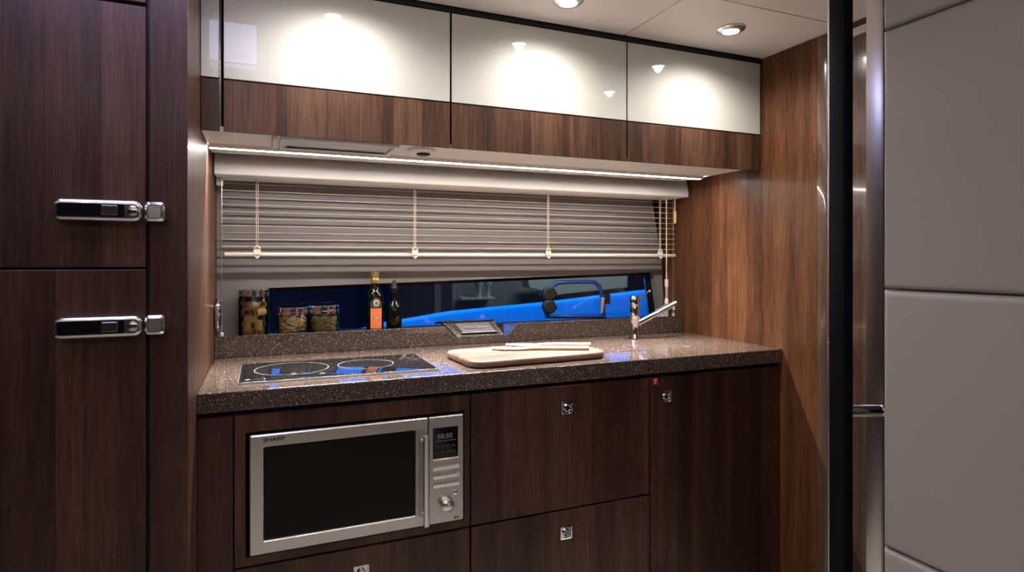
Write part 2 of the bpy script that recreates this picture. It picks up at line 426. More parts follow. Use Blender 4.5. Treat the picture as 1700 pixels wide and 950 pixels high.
B('wood_panel', 'walnut', XL+.001, -.101, YU, YU+.006, UB, US-.0025, fp, .0008)
B('edge_strip', 'alu', -.0998, -.0978, YU-.001, YU+.006, UB-.002, UT-.006, fp, .001)
struct(B('trim_5', 'black_gap', XL+.001, XR-.001, YU-.001, YU+.03, UT-.0035, ZC+.0155))
# cabinet underside with the light strip
und = struct(B('trim_6', 'under', XL+.001, XR-.08, YU+.007, 1.99, UB+.0005, UB+.0135))
ls = thing('led_strip', (.7, 1.85, UB), 'glowing white light strip running along underside of wall cabinets', 'light')
lp = MB()
lp.box(XL+.004, 1.56, 1.831, 1.8345, UB-.011, UB); lp.box(XL+.004, 1.56, 1.8535, 1.862, UB-.011, UB); lp.box(XL+.004, 1.56, 1.8345, 1.8535, UB-.004, UB)
lp.build('profile', 'under', ls)
B('diffuser', 'led', XL+.006, 1.558, 1.835, 1.853, UB-.0100, UB-.0042, ls)
o = area('led_beam', (.707, 1.844, UB-.012), (R(-7), 0, 0), (1.70, .012), LED_W, (1, .94, .86)); o.data.spread = R(62)
o.parent = ls; o.location = Vector((.707, 1.844, UB-.012))-LOC['led_strip']
hd = thing('extractor_hood', (.19, 1.72, UB), 'slim cream framed extractor set under the first wall cabinet', 'extractor')
hb = MB()
hb.box(.022, .036, YU+.012, 1.812, UB-.008, UB); hb.box(.041, .353, YU+.012, YU+.022, UB-.008, UB); hb.box(.041, .353, 1.795, 1.812, UB-.008, UB)
hb.box(.041, .052, YU+.022, 1.795, UB-.008, UB); hb.box(.338, .353, YU+.022, 1.795, UB-.008, UB)
hb.build('frame', 'white_plastic', hd, .002)
B('filter_panel', 'steel', .053, .337, YU+.023, 1.794, UB-.0035, UB, hd)
B('rear_slot', 'black_gap', .06, .332, 1.783, 1.791, UB-.0055, UB-.0036, hd)
pk = thing('puck_switch', (.425, 1.70, UB), 'round cream switch disc with dark centre under the wall cabinets', 'switch')
MB().lathe(.425, 1.705, [(.040, UB), (.042, UB-.006), (.036, UB-.011), (.024, UB-.012)], 32).build('ring', 'under', pk)
MB().lathe(.430, 1.700, [(.020, UB-.0122), (.019, UB-.016), (.012, UB-.018)], 24).build('button', 'black_plastic', pk)

# ---------------------------------------------------------------- blind
bl = thing('venetian_blind', (.75, 2.12, .26), 'raised cream-topped venetian blind with thin taupe slats and cream bottom rail', 'blind')
prof = [(2.19, .335), (2.05, .335)]
for k in range(9):
    a = k/8; prof.append((2.050-.014*math.sin(a*math.pi*.55), .331-.064*a))
prof += [(2.0385, .2625), (2.043, .2602)]
prof += [(2.055, .2600), (2.19, .2600)]
MB().prism(prof, 0, XL+.004, 1.655).build('headbox', 'cream', bl)
SY0, SY1 = 2.128, 2.132
first = None
for i in range(10):
    z = .0415+.0226*i
    if first is None:
        s = MB(); n = 6
        top = [(SY0+(SY1-SY0)*k/n, .0006*math.sin(math.pi*k/n)-.0008+.0016*k/n) for k in range(n+1)]
        pts = top+[(y, q-.0011) for y, q in top[::-1]]
        first = s.prism([(y, z+q) for y, q in pts], 0, -.124, 1.684-.026).build('slat', 'slat', bl, origin=(0, 0, z))
    else:
        c = first.copy(); COL.objects.link(c); c.location = Vector((0, 0, z))-LOC[bl.name]
MB().prism(rrect(2.122, 2.136, .0085, .0215, .005, 4), 0, -.114, 1.657).build('bottom_rail', 'cream_plastic', bl)
for x in (-.0177, .5035, 1.0357, 1.5682):
    m = MB(); m.tube([(x-.003, 2.114, .022), (x-.0025, 2.114, .15), (x-.003, 2.114, .259)], .0013, 6)
    m.tube([(x+.003, 2.1135, .022), (x+.0025, 2.1135, .14), (x+.003, 2.1135, .259)], .0013, 6)
    m.build('ladder_cord', 'cord', bl)
    m = MB(); m.prism(rrect(x-.011, x+.011, .014, .032, .004, 3), 1, 2.1085, 2.1172)
    m.tube([(x-.010, 2.112, .034), (x, 2.109, .0415), (x+.010, 2.112, .034)], .003, 8)
    m.tube([(x-.006, 2.109, .010), (x, 2.107, .002), (x+.006, 2.109, .010)], .0035, 8)
    m.build('cord_clip', 'cream_plastic', bl, .001)
MB().tube([(1.5735, 2.078, .26), (1.5742, 2.078, .1), (1.5745, 2.078, -.085)], .0026, 8).build('pull_cord', 'cord', bl)
MB().tube([(1.5745, 2.078, -.0855), (1.5745, 2.078, -.118)], .0072, 12).build('cord_connector', 'white_plastic', bl)
m = MB(); m.tube([(1.5725, 2.078, -.1185), (1.571, 2.078, -.165)], .0016, 6); m.tube([(1.5775, 2.078, -.1185), (1.579, 2.078, -.165)], .0016, 6)
m.build('cord_loop', 'white_plastic', bl)
MB().tube([(1.575, 2.078, -.1655), (1.575, 2.078, -.172), (1.575, 2.078, -.190)], [.004, .008, .009], 12).build('cord_weight', 'cream_plastic', bl)
MB().tube([(1.618, 2.078, .26), (1.618, 2.078, .206)], .0022, 8).build('tilt_cord', 'cord', bl)
MB().tube([(1.618, 2.078, .2055), (1.618, 2.078, .200), (1.618, 2.078, .158), (1.618, 2.078, .152)], [.004, .0062, .0062, .004], 12).build('tassel', 'yellow', bl)
for x in (-.121, 1.628):
    MB().tube([(x, 2.102, .26), (x, 2.102, ZU+.011)], .0014, 6).build('guide_wire', 'alu', bl)
    MB().lathe(x, 2.102, [(.006, ZL+.0005), (.006, ZU+.007), (.003, ZU+.011)], 12).build('wire_foot', 'white_plastic', bl)
B('corner_bracket', 'white_plastic', XL+.004, -.118, 2.11, 2.135, .235, .2595, bl, .003)

# ---------------------------------------------------------------- worktop
wt = thing('worktop', (.75, 1.85, ZB), 'polished dark brown speckled stone worktop with upstand along the window', 'worktop')
HX, HY = (-.0558, .4535), (1.6245, 1.9065)
B('slab', 'quartz', XL+.001, XR-.001, YF, 2.19, ZB, ZT, wt, .003)
ups = [(XL+.001, ZT+.0003), (1.6615, ZT+.0003), (1.6615, ZU), (.8911, ZU), (.854, -.2855), (.648, -.2855), (.605, ZU), (XL+.001, ZU)]
MB().prism(ups, 1, 2.083, 2.0945).build('upstand', 'quartz', wt, .0015)
led = [(XL+.001, ZT+.0003), (1.6615, ZT+.0003), (1.6615, ZL), (.8808, ZL), (.854, -.2855), (.648, -.2855), (.617, ZL), (XL+.001, ZL)]
MB().prism(led, 1, 2.0946, 2.196).build('ledge', 'quartz', wt)
for k in range(4):
    x = 1.045+k*.0; yy = 1.72+.036*k
    MB().tube([(1.03, yy, ZT+.0002), (1.05, yy, ZT+.0006), (1.19, yy-.01, ZT+.0006), (1.21, yy-.01, ZT+.0002)], .0014, 6).build('drainer_rib', 'quartz', wt)
MB().lathe(1.39, 1.72, [(.013, ZT+.0002), (.013, ZT+.0016), (.010, ZT+.002), (.010, ZT+.0004)], 28, cap1=False).build('lift_ring', 'alu', wt)
# hob
hob = thing('hob', (.2, 1.765, ZT), 'black glass ceramic hob with two ringed zones set in the worktop', 'hob')
MB().slab(rrect(HX[0], HX[1], HY[0], HY[1], .004, 3), ZT+.0004, ZT+.0055, .0015).build('glass', 'hob', hob)
fb = MB()
fb.box(HX[0]-.003, HX[1]+.003, HY[0]-.003, HY[0]-.0003, ZT+.0004, ZT+.0045); fb.box(HX[0]-.003, HX[0]-.0003, HY[0], HY[1], ZT+.0004, ZT+.0045)
fb.box(HX[1]+.0003, HX[1]+.003, HY[0], HY[1], ZT+.0004, ZT+.0045); fb.build('edge_frame', 'alu', hob)
def ring(cx, cy, r0, r1, z, n=56):
    m = MB(); m.lathe(cx, cy, [(r0, z), (r0, z+.0004), (r1, z+.0004), (r1, z)], n, False, False); return m
ring(.075, 1.778, .0965, .0982, ZT+.0056).build('cooking_zone', 'print', hob)
ring(.277, 1.772, .0775, .0791, ZT+.0056).build('cooking_zone', 'print', hob)
for dx, dy in ((-.03, 1.885), (.385, 1.83), (.41, 1.83), (.40, 1.862), (.425, 1.80), (.41, 1.885)):
    if dx > 0: MB().box(dx, dx+.012, dy, dy+.003, ZT+.0056, ZT+.006).build('touch_mark', 'print', hob)
MB().lathe(-.036, 1.655, [(.006, ZT+.0056), (.006, ZT+.006)], 16).build('touch_mark', 'print', hob)
# pop-up socket block in the upstand's notch
so = thing('socket_block', (.72, 2.12, -.285), 'tilted grey socket block sitting in the notch of the stone upstand', 'socket')
MB().rings([[(.652, 2.085, -.2852), (.838, 2.085, -.2852), (.838, 2.19, -.2852), (.652, 2.19, -.2852)],
            [(.610, 2.125, -.2365), (.812, 2.125, -.2365), (.812, 2.19, -.2365), (.610, 2.19, -.2365)]]).build('housing', 'quartz', so, .002)
def fpt(u, t, d=0.0):   # point on the sloping front, u along, t up, d proud of it
    x = (.652+(.610-.652)*t) + u*((.838+(.812-.838)*t)-(.652+(.610-.652)*t))
    return (x, 2.085+.040*t-.77*d, -.2852+.0487*t+.63*d)
def fquad(u0, u1, t0, t1, d0, d1, name, m, par=so):
    return MB().rings([[fpt(u0,t0,d0), fpt(u1,t0,d0), fpt(u1,t1,d0), fpt(u0,t1,d0)], [fpt(u0,t0,d1), fpt(u1,t0,d1), fpt(u1,t1,d1), fpt(u0,t1,d1)]]).build(name, m, par)
fquad(.14, .93, .10, .97, .0003, .002, 'frame', 'black_plastic')
fquad(.20, .86, .24, .90, .0022, .0036, 'cover', 'dark_chrome')
fquad(.28, .53, .50, .64, .0038, .005, 'slot', 'print'); fquad(.55, .80, .50, .64, .0038, .005, 'slot', 'print')
fquad(.14, .88, .17, .24, .0038, .008, 'lip', 'chrome')
MB().tube([(.600, 2.183, -.2415), (.608, 2.128, -.2325), (.812, 2.128, -.2325), (.820, 2.183, -.2405)], .004, 8).build('hood_rim', 'black_plastic', so)

# ---------------------------------------------------------------- base cabinets
YB = 1.56; ZD0, ZD1 = -.7345, -.7405; ZTOP = -.3725; ZBOT = -1.105
def latch(x, z, parent):
    m = MB(); m.rings([[(p[0], YB-.0002, p[1]) for p in rrect(x-.019, x+.019, z-.019, z+.019, .002, 2)], [(p[0], YB-.004, p[1]) for p in rrect(x-.019, x+.019, z-.019, z+.019, .002, 2)],
             [(p[0], YB-.0045, p[1]) for p in rrect(x-.0155, x+.0155, z-.0155, z+.0155, .001, 2)], [(p[0], YB-.002, p[1]) for p in rrect(x-.0145, x+.0145, z-.0145, z+.0145, .001, 2)]])
    o = m.build('push_latch', 'chrome', parent)
    m = MB(); m.lathe(x, z, [(.0115, YB-.0021), (.0115, YB-.0065), (.0095, YB-.0075), (.0078, YB-.0065), (.0072, YB-.0045)], 28, axis=1)
    m.build('latch_button', 'dark_chrome', o)
    return o
LABG = 'dark walnut base units under the worktop'
bm_ = thing('base_cabinet', (.19, 1.8, ZF), 'dark walnut base unit framing the microwave, beside the tall cabinet', 'cabinet', LABG)
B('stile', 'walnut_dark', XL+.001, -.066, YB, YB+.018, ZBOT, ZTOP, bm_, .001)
body = MB()
body.box(-.0655, -.046, YB+.019, 2.17, ZBOT, ZB-.001); body.box(.512, .5255, YB+.019, 2.17, ZBOT, ZB-.001)
body.box(-.046, .512, 2.15, 2.17, ZBOT, ZB-.001); body.box(-.046, .512, YB+.019, 2.15, ZD0, ZD0+.014); body.box(-.046, .512, YB+.019, 2.15, ZB-.012, ZB-.001)
body.box(XL+.001, -.067, YB+.019, 2.17, ZBOT, ZB-.001)
body.build('body', 'carcass', bm_)
fr = MB(); a, b, c, d = -.062, .5245, ZD0, ZTOP; OX0, OX1, OZ0, OZ1 = -.0385, .509, -.7145, -.4155
ys = [(YB, 0), (YB+.018, 0)]
O4 = lambda y: [(a, y, c), (b, y, c), (b, y, d), (a, y, d)]
I4 = lambda y: [(OX0, y, OZ0), (OX1, y, OZ0), (OX1, y, OZ1), (OX0, y, OZ1)]
fr.rings([O4(YB), I4(YB), I4(YB+.018), O4(YB+.018)], loop=True)
fr.build('niche_frame', 'walnut_dark', bm_, smooth=False)
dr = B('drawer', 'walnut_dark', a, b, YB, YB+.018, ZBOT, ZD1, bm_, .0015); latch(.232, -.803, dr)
B('plinth', 'black', XL+.001, .5255, YB+.05, YB+.07, ZF, ZBOT-.001, bm_)
bd = thing('drawer_unit', (.82, 1.8, ZF), 'dark walnut unit of two wide drawers, right of the microwave', 'cabinet', LABG)
B('body', 'carcass', .5275, 1.1185, YB+.019, 2.17, ZBOT, ZB-.001, bd)
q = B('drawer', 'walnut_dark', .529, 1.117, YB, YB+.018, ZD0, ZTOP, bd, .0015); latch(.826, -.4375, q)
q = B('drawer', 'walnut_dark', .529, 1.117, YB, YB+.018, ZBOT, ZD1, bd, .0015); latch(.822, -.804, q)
B('plinth', 'black', .5275, 1.1185, YB+.05, YB+.07, ZF, ZBOT-.001, bd)
br = thing('base_cabinet', (1.39, 1.8, ZF), 'dark walnut base unit with one tall door and red sticker, beside right wall', 'cabinet', LABG)
B('body', 'carcass', 1.1205, XR-.001, YB+.019, 2.17, ZBOT, ZB-.001, br)
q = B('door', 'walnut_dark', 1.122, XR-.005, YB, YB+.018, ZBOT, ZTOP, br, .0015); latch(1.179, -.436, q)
B('plinth', 'black', 1.1205, XR-.001, YB+.05, YB+.07, ZF, ZBOT-.001, br)
stk = thing('sticker', (1.139, YB, -.384), 'small red square sticker with a white mark on right cabinet door', 'sticker')
B('paper', 'red', 1.130, 1.1485, YB-.0008, YB-.0002, -.396, -.3745, stk)
B('white_mark', 'white', 1.1365, 1.1395, YB-.0012, YB-.0009, -.393, -.378, stk); B('white_mark', 'white', 1.1397, 1.144, YB-.0012, YB-.0009, -.3815, -.378, stk)

# ---------------------------------------------------------------- microwave
mw = thing('microwave', (.236, 1.75, -.712), 'stainless steel microwave with black glass door built into walnut niche', 'microwave')
MX0, MX1, MZ0, MZ1, MS = -.0305, .5025, -.707, -.4205, .4045
Y0 = YB-.016
MB().box(MX0+.004, MX1-.004, YB+.004, 2.0, MZ0-.004, MZ1-.004).build('casing', 'black', mw)
for x in (MX0+.03, MX1-.05): B('foot', 'black_plastic', x, x+.02, YB+.03, YB+.05, MZ0-.0128, MZ0-.0042, mw)
GX0, GX1, GZ0, GZ1 = .0005, .3705, -.677, -.4495
fr = MB()
def r4(x0, x1, z0, z1, y, r): return [(p[0], y, p[1]) for p in rrect(x0, x1, z0, z1, r, 4)]
fr.rings([r4(MX0, MS-.0012, MZ0, MZ1, YB+.003, .004), r4(MX0, MS-.0012, MZ0, MZ1, Y0+.003, .004), r4(MX0+.003, MS-.003, MZ0+.003, MZ1-.003, Y0, .004),
          r4(GX0, GX1, GZ0, GZ1, Y0, .004), r4(GX0+.003, GX1-.003, GZ0+.003, GZ1-.003, Y0+.005, .003), r4(GX0+.003, GX1-.003, GZ0+.003, GZ1-.003, YB+.003, .003)], loop=True)
dor = fr.build('door', 'steel', mw)
B('door_glass', 'oven_glass', GX0+.0035, GX1-.0035, Y0+.0045, Y0+.010, GZ0+.0035, GZ1-.0035, dor)
m = MB(); hx = .3905
m.prism(rrect(hx-.0085, hx+.0085, Y0-.040, Y0-.025, .0065, 5), 2, -.692, -.459)
for z in (-.672, -.478): m.tube([(hx-.004, Y0-.001, z), (hx-.001, Y0-.026, z)], .005, 10)
m.build('handle', 'bright_chrome', dor)
text('SHARP', .0125, 'print_dark', dor, 'logo_lettering', .0245, Y0-.0004, -.4335, sx=1.32)
pn = MB(); pn.rings([r4(MS+.0006, MX1, MZ0, MZ1, YB+.003, .004), r4(MS+.0006, MX1, MZ0, MZ1, Y0+.003, .004), r4(MS+.003, MX1-.003, MZ0+.003, MZ1-.003, Y0, .004)])
cp = pn.build('control_panel', 'steel', mw)
B('display', 'black_glass', .4165, .4855, Y0-.0014, Y0-.0002, -.532, -.4505, cp, .0005)
text('88:88', .019, 'print_dim', cp, 'display_digits', .449, Y0-.0018, -.474, .0002, sx=1.0)
B('display_line', 'print_dim', .423, .479, Y0-.0019, Y0-.0015, -.4865, -.485, cp)
m = MB()
for r_ in range(2):
    for k in range(4): m.box(.424+.0145*k, .434+.0145*k, Y0-.0018, Y0-.0015, -.505-.015*r_, -.4975-.015*r_)
mm = m.build('display_icons', 'print_dark', cp)
B('display_lip', 'alu', .4155, .4865, Y0-.004, Y0-.0002, -.5375, -.5335, cp, .001)
for z in (-.5585, -.5815, -.6045):
    for x0, x1 in ((.4155, .4502), (.4512, .487)):
        MB().prism([(Y0-.0002, z-.0065), (Y0-.006, z-.003), (Y0-.007, z+.004), (Y0-.0002, z+.0065)], 0, x0, x1).build('button', 'alu', cp)
MB().lathe(.452, -.655, [(.0195, Y0-.0002), (.0195, Y0-.006), (.018, Y0-.018), (.013, Y0-.023), (.005, Y0-.025)], 32, axis=1).build('dial', 'alu', cp)
MB().box(.449, .455, Y0-.029, Y0-.0235, -.653, -.636).build('dial_grip', 'chrome', cp, .002)
MB().lathe(.4775, -.629, [(.0062, Y0-.0002), (.0062, Y0-.003), (.004, Y0-.0042)], 20, axis=1).build('small_button', 'chrome', cp)
m = MB(); m.box(.476, .481, Y0-.0006, Y0-.0002, -.700, -.694); m.box(.4825, .488, Y0-.0006, Y0-.0002, -.699, -.695)
m.build('panel_print', 'print_dark', cp)

# ---------------------------------------------------------------- jars
def jar(cx, cy, r, z1, zl, label):
    z0 = ZL
    t = thing('jar', (cx, cy, z0), label, 'jar', 'glass jars of pasta on the upstand')
    m = MB(); m.lathe(cx, cy, [(r-.006, z0+.0005), (r-.001, z0+.003), (r, z0+.008), (r, zl-.006), (r-.003, zl), (r-.003, zl+.004)], 48, True, False)
    m.build('glass', 'jar_glass', t)
    hh = z1-zl
    m = MB(); m.lathe(cx, cy, [(r-.0015, zl+.0005), (r+.0005, zl+.002), (r+.0005, zl+hh*.36), (r-.001, zl+hh*.42), (r-.001, zl+hh*.48), (r+.0005, zl+hh*.54), (r+.0005, z1-.003), (r-.003, z1), (.001, z1+.0005)], 48)
    m.build('lid', 'chrome', t)
    return t
jar(-.0285, 2.1455, .0475, -.0985, -.1225, 'tall glass jar of broad pasta tubes with steel lid, leftmost on upstand')
jar(.0930, 2.1455, .0495, -.1615, -.1875, 'short glass jar of pale pasta sticks with steel lid, middle of the three jars')
jar(.1938, 2.1455, .0495, -.1580, -.1870, 'short glass jar of greenish pasta with steel lid, beside the two bottles')
pt = None
cnt = 0
for L in range(5):
    for k in range(3):
        a = R(120*k+60*L+17+random.uniform(-12, 12)); z = ZL+.0165+.0215*L
        p = (-.0285+.0225*math.cos(a), 2.1455+.0225*math.sin(a), z)
        if pt is None:
            m = MB(); n = 14; rr, ri, hl = .0125, .0108, .0165
            m.rings([[(x, r*math.cos(2*math.pi*j/n), r*math.sin(2*math.pi*j/n)) for j in range(n)] for x, r in ((-hl, ri), (-hl, rr), (hl, rr), (hl, ri))], loop=True)
            pt = m.build('pasta_tube', 'pasta', None, origin=(0,0,0)); o = pt
            tag(o, 'broad yellow pasta tube inside the tall glass jar', 'pasta', 'pasta tubes in the tall jar')
        else: o = pt.copy(); COL.objects.link(o)
        o.location = (p[0], p[1], p[2]+H); o.rotation_euler = (random.uniform(-.2, .2), random.uniform(-.25, .25) + (R(80) if random.random() < .3 else 0), a+R(90)+random.uniform(-.5, .5))
def fill(cx, cy, r, z0, z1, n, m_, ln_, rad, label):
    m = MB()
    for i in range(n):
        rr = r*(random.uniform(.86, 1) if i % 3 else random.uniform(.3, .8)) ; a = random.uniform(0, 2*math.pi); z = random.uniform(z0, z1)
        c = Vector((cx+rr*math.cos(a), cy+rr*math.sin(a), z))
        tang = Vector((-math.sin(a), math.cos(a), random.uniform(-.9, .9))).normalized(); inn = Vector((math.cos(a), math.sin(a), 0))
        d = tang*ln_/2
        m.tube([c-d-inn*.0012, c-d*.4+Vector((0,0,.0012)), c+d*.4-Vector((0,0,.0012)), c+d-inn*.0012], [rad*.7, rad, rad*.8, rad*.9], 6)
    o = m.build('pasta', m_, None, origin=(cx, cy, z0)); o['kind'] = 'stuff'
    return tag(o, label, 'pasta')
fill(.0930, 2.1455, .0425, ZL+.013, -.194, 210, 'pasta2', .026, .0042, 'pale short pasta sticks filling the middle jar')
fill(.1938, 2.1455, .0425, ZL+.012, -.196, 240, 'pasta3', .019, .0036, 'greenish twisted pasta filling the jar beside the bottles')

# ---------------------------------------------------------------- bottles
def patch(cx, cy, r, a0, a1, z0, z1, name, m, parent, n=12, sq=0):
    def ring_(rad):
        lo, hi = [], []
        for k in range(n+1):
            a = a0+(a1-a0)*k/n; q = 1
            if sq: q = (abs(math.cos(a))**sq+abs(math.sin(a))**sq)**(-1/sq)
            lo.append((cx+rad*q*math.cos(a), cy+rad*q*math.sin(a), z0)); hi.append((cx+rad*q*math.cos(a), cy+rad*q*math.sin(a), z1))
        return lo+hi[::-1]
    return MB().rings([ring_(r), ring_(r+.0004)]).build(name, m, parent)
bx, by = .3655, 2.137
bo = thing('oil_bottle', (bx, by, ZL), 'dark oil bottle with gold cap and orange label on the upstand', 'bottle')
MB().lathe(bx, by, [(.029, ZL+.0005), (.0305, ZL+.004), (.0305, -.138), (.028, -.126), (.020, -.112), (.0145, -.102), (.0135, -.086)], 40).build('glass', 'bottle', bo)
MB().lathe(bx, by, [(.0152, -.0855), (.0155, -.083), (.0155, -.069), (.0148, -.068), (.0148, -.066), (.0156, -.065), (.0156, -.047), (.014, -.0455)], 32).build('cap', 'gold', bo)
ac = math.atan2(-2.137, -.3655)+.22   # towards the room, turned a little to the right
patch(bx, by, .0306, ac-.72, ac+.62, -.2435, -.1735, 'label', 'orange', bo)
patch(bx, by, .0306, ac-.72, ac+.62, -.173, -.148, 'neck_label', 'olive', bo)
def disc_patch(cx, cy, r, a, z, ra, rz, name, m, parent, d):
    pts = []
    for k in range(24):
        t = 2*math.pi*k/24; aa = a+ra/r*math.cos(t)
        pts.append((aa, z+rz*math.sin(t)))
    return MB().rings([[(cx+(r+e)*math.cos(q), cy+(r+e)*math.sin(q), zz) for q, zz in pts] for e in (d, d+.0003)]).build(name, m, parent)
disc_patch(bx, by, .0306, ac-.05, -.152, .0155, .0175, 'arch_label', 'olive', bo, .0005)
disc_patch(bx, by, .0306, ac-.05, -.1535, .0105, .0125, 'emblem', 'emblem', bo, .0009)
disc_patch(bx, by, .0306, ac-.05, -.1545, .005, .0065, 'emblem_figure', 'brown', bo, .0013)
disc_patch(bx, by, .0306, ac-.05, -.208, .012, .0055, 'label_picture', 'teal', bo, .0005)
disc_patch(bx, by, .0306, ac-.05, -.206, .007, .0022, 'label_picture', 'emblem', bo, .0009)
cx2, cy2 = .4335, 2.138
vb = thing('vinegar_bottle', (cx2, cy2, ZL), 'squat dark bottle with pointed black stopper, right of the gold-capped bottle', 'bottle')
MB().lathe(cx2, cy2, [(.026, ZL+.0005), (.0275, ZL+.003), (.0278, -.190), (.026, -.176), (.021, -.163), (.014, -.153), (.0118, -.146), (.0112, -.122)], 40).build('glass', 'bottle', vb)
MB().lathe(cx2, cy2, [(.0128, -.1215), (.0128, -.112), (.0150, -.109), (.0150, -.104), (.0128, -.101), (.0118, -.095), (.0055, -.080), (.001, -.0755)], 28).build('stopper', 'black_plastic', vb)
patch(cx2, cy2, .0279, ac-.75, ac+.75, ZL+.004, ZL+.0075, 'base_band', 'white_plastic', vb)

# ---------------------------------------------------------------- chopping board and utensils
bt = ZT+.0225
bc = Vector((.768, 1.728)); br_ = R(3)
pts = []
for p in rrect(-.232, .232, -.128, .128, .05, 8):
    v = Vector((p[0], p[1])); v.rotate(Matrix.Rotation(br_, 2)); pts.append((bc.x+v.x, bc.y+v.y))
cbd = MB().slab(pts, ZT+.0006, bt, .009, 4).build('chopping_board', 'board', None, origin=(bc.x, bc.y, ZT))
tag(cbd, 'rounded brown wooden chopping board lying on the worktop', 'chopping board')
def spoon(p0, p1, label):
    a = Vector(p0); b = Vector(p1); L = (b-a).length; ang = math.atan2(b.y-a.y, b.x-a.x)
    prof = [(0, .002), (.015, .010), (.04, .0165), (.075, .017), (.10, .012), (.13, .0075), (.2, .0068), (L-.02, .0085), (L-.003, .008), (L, .005)]
    m = MB()
    rs = []
    for x, hw in prof:
        t = .0048 if x < .11 else .0062
        rs.append([(x, hw*math.cos(q), t*(1+math.sin(q))) for q in [2*math.pi*k/12 for k in range(12)]])
    m.rings(rs)
    m.xf(Matrix.Translation((a.x, a.y, bt+.0006)) @ Matrix.Rotation(ang, 4, 'Z'))
    o = m.build('wooden_spatula', 'spoonwood', None, origin=(a.x, a.y, bt))
    return tag(o, label, 'utensil', 'wooden spatulas on the board')
spoon((.7400, 1.828), (1.000, 1.722), 'pale wooden spatula on the chopping board, the one nearer the window')
spoon((.6700, 1.772), (.955, 1.655), 'pale wooden spatula on the chopping board, the one nearer the room')

# ---------------------------------------------------------------- tap
fx, fy = 1.338, 1.965
fa = thing('tap', (fx, fy, ZT), 'chrome mixer tap with side lever and angled swivel spout on the worktop', 'tap')
MB().lathe(fx, fy, [(.021, ZT+.0005), (.021, ZT+.004), (.0175, ZT+.012), (.0155, ZT+.04), (.0150, ZT+.062), (.0165, ZT+.066), (.019, ZT+.070), (.019, ZT+.125), (.0182, ZT+.127), (.0182, ZT+.130), (.019, ZT+.132), (.019, ZT+.164), (.0165, ZT+.168)], 36).build('body', 'chrome', fa)
sp0 = Vector((fx+.012, fy-.004, ZT+.060)); sp1 = Vector((fx+.172, fy-.03, ZT+.138))
m = MB(); n = 16; rs = []
dirv = (sp1-sp0).normalized(); side = dirv.cross(Vector((0,0,1))).normalized(); upv = side.cross(dirv)
for t, wv, hv in ((0, .012, .012), (.03, .012, .0125), (.5, .0125, .0105), (.94, .013, .010), (1.0, .0125, .0095)):
    c = sp0.lerp(sp1, t); rs.append([c+side*wv*math.cos(2*math.pi*k/n)+upv*hv*math.sin(2*math.pi*k/n) for k in range(n)])
m.rings(rs); m.build('spout', 'chrome', fa)
e0 = sp1-dirv*.006
MB().tube([e0+Vector((0,0,-.009)), e0+Vector((0,0,-.024))], [.0115, .010], 18).build('nozzle', 'chrome', fa)
MB().tube([(fx+.016, fy, ZT+.155), (fx+.045, fy-.004, ZT+.173), (fx+.064, fy-.006, ZT+.185)], [.0035, .0035, .004], 10).build('lever', 'chrome', fa)
MB().tube([(fx+.0625, fy-.006, ZT+.184), (fx+.066, fy-.0062, ZT+.1862), (fx+.070, fy-.0066, ZT+.189)], [.004, .0062, .004], 12).build('lever_knob', 'chrome', fa)
wb = thing('window_bracket', (1.60, 2.15, ZL), 'small pale grey corner bracket on the upstand behind the tap spout', 'bracket')
MB().prism([(1.565, ZL+.0006), (1.632, ZL+.0006), (1.628, -.198), (1.600, -.212), (1.572, -.222)], 1, 2.14, 2.155).build('plate', 'white_plastic', wb, .001)

# ---------------------------------------------------------------- opening portlight on the window glass
py = YW+.020
pl = thing('portlight', (1.2, py, -.24), 'small rounded opening window frame with black knobs behind the worktop', 'window')
outl = []
for p in [(1.10, -.238), (1.34, -.246), (1.352, -.236), (1.345, -.170), (1.335, -.125), (1.318, -.106), (1.290, -.098), (1.15, -.098), (1.118, -.108), (1.098, -.130), (1.083, -.170), (1.078, -.215), (1.084, -.232)]:
    outl.append((p[0], py, p[1]))
sm = []
for i in range(len(outl)):      # round the outline with a Catmull-Rom pass
    p0, p1, p2, p3 = [Vector(outl[(i+k-1) % len(outl)]) for k in range(4)]
    for t in (0, .33, .66): sm.append(.5*((2*p1)+(p2-p0)*t+(2*p0-5*p1+4*p2-p3)*t*t+(3*p1-p0-3*p2+p3)*t**3))
MB().tube(sm, .0085, 12, loop=True).build('frame', 'blue_reflection', pl)
for z in (-.142, -.196):
    MB().lathe(1.083, z, [(.012, py-.006), (.029, py-.008), (.030, py-.024), (.022, py-.030)], 20, axis=1).build('knob', 'knobblack', pl)
    MB().lathe(1.112, z-.004, [(.008, py-.004), (.012, py-.006), (.012, py-.014), (.009, py-.016)], 14, axis=1).build('knob_stud', 'knobblack', pl)
MB().prism(rrect(1.352, 1.376, -.194, -.150, .004, 3), 1, py-.018, py-.004).build('hinge', 'knobblack', pl)
MB().tube([(1.344, py-.010, -.166), (1.342, py-.012, -.178), (1.338, py-.010, -.232)], [.010, .008, .0055], 12).build('stay_lever', 'tan', pl)

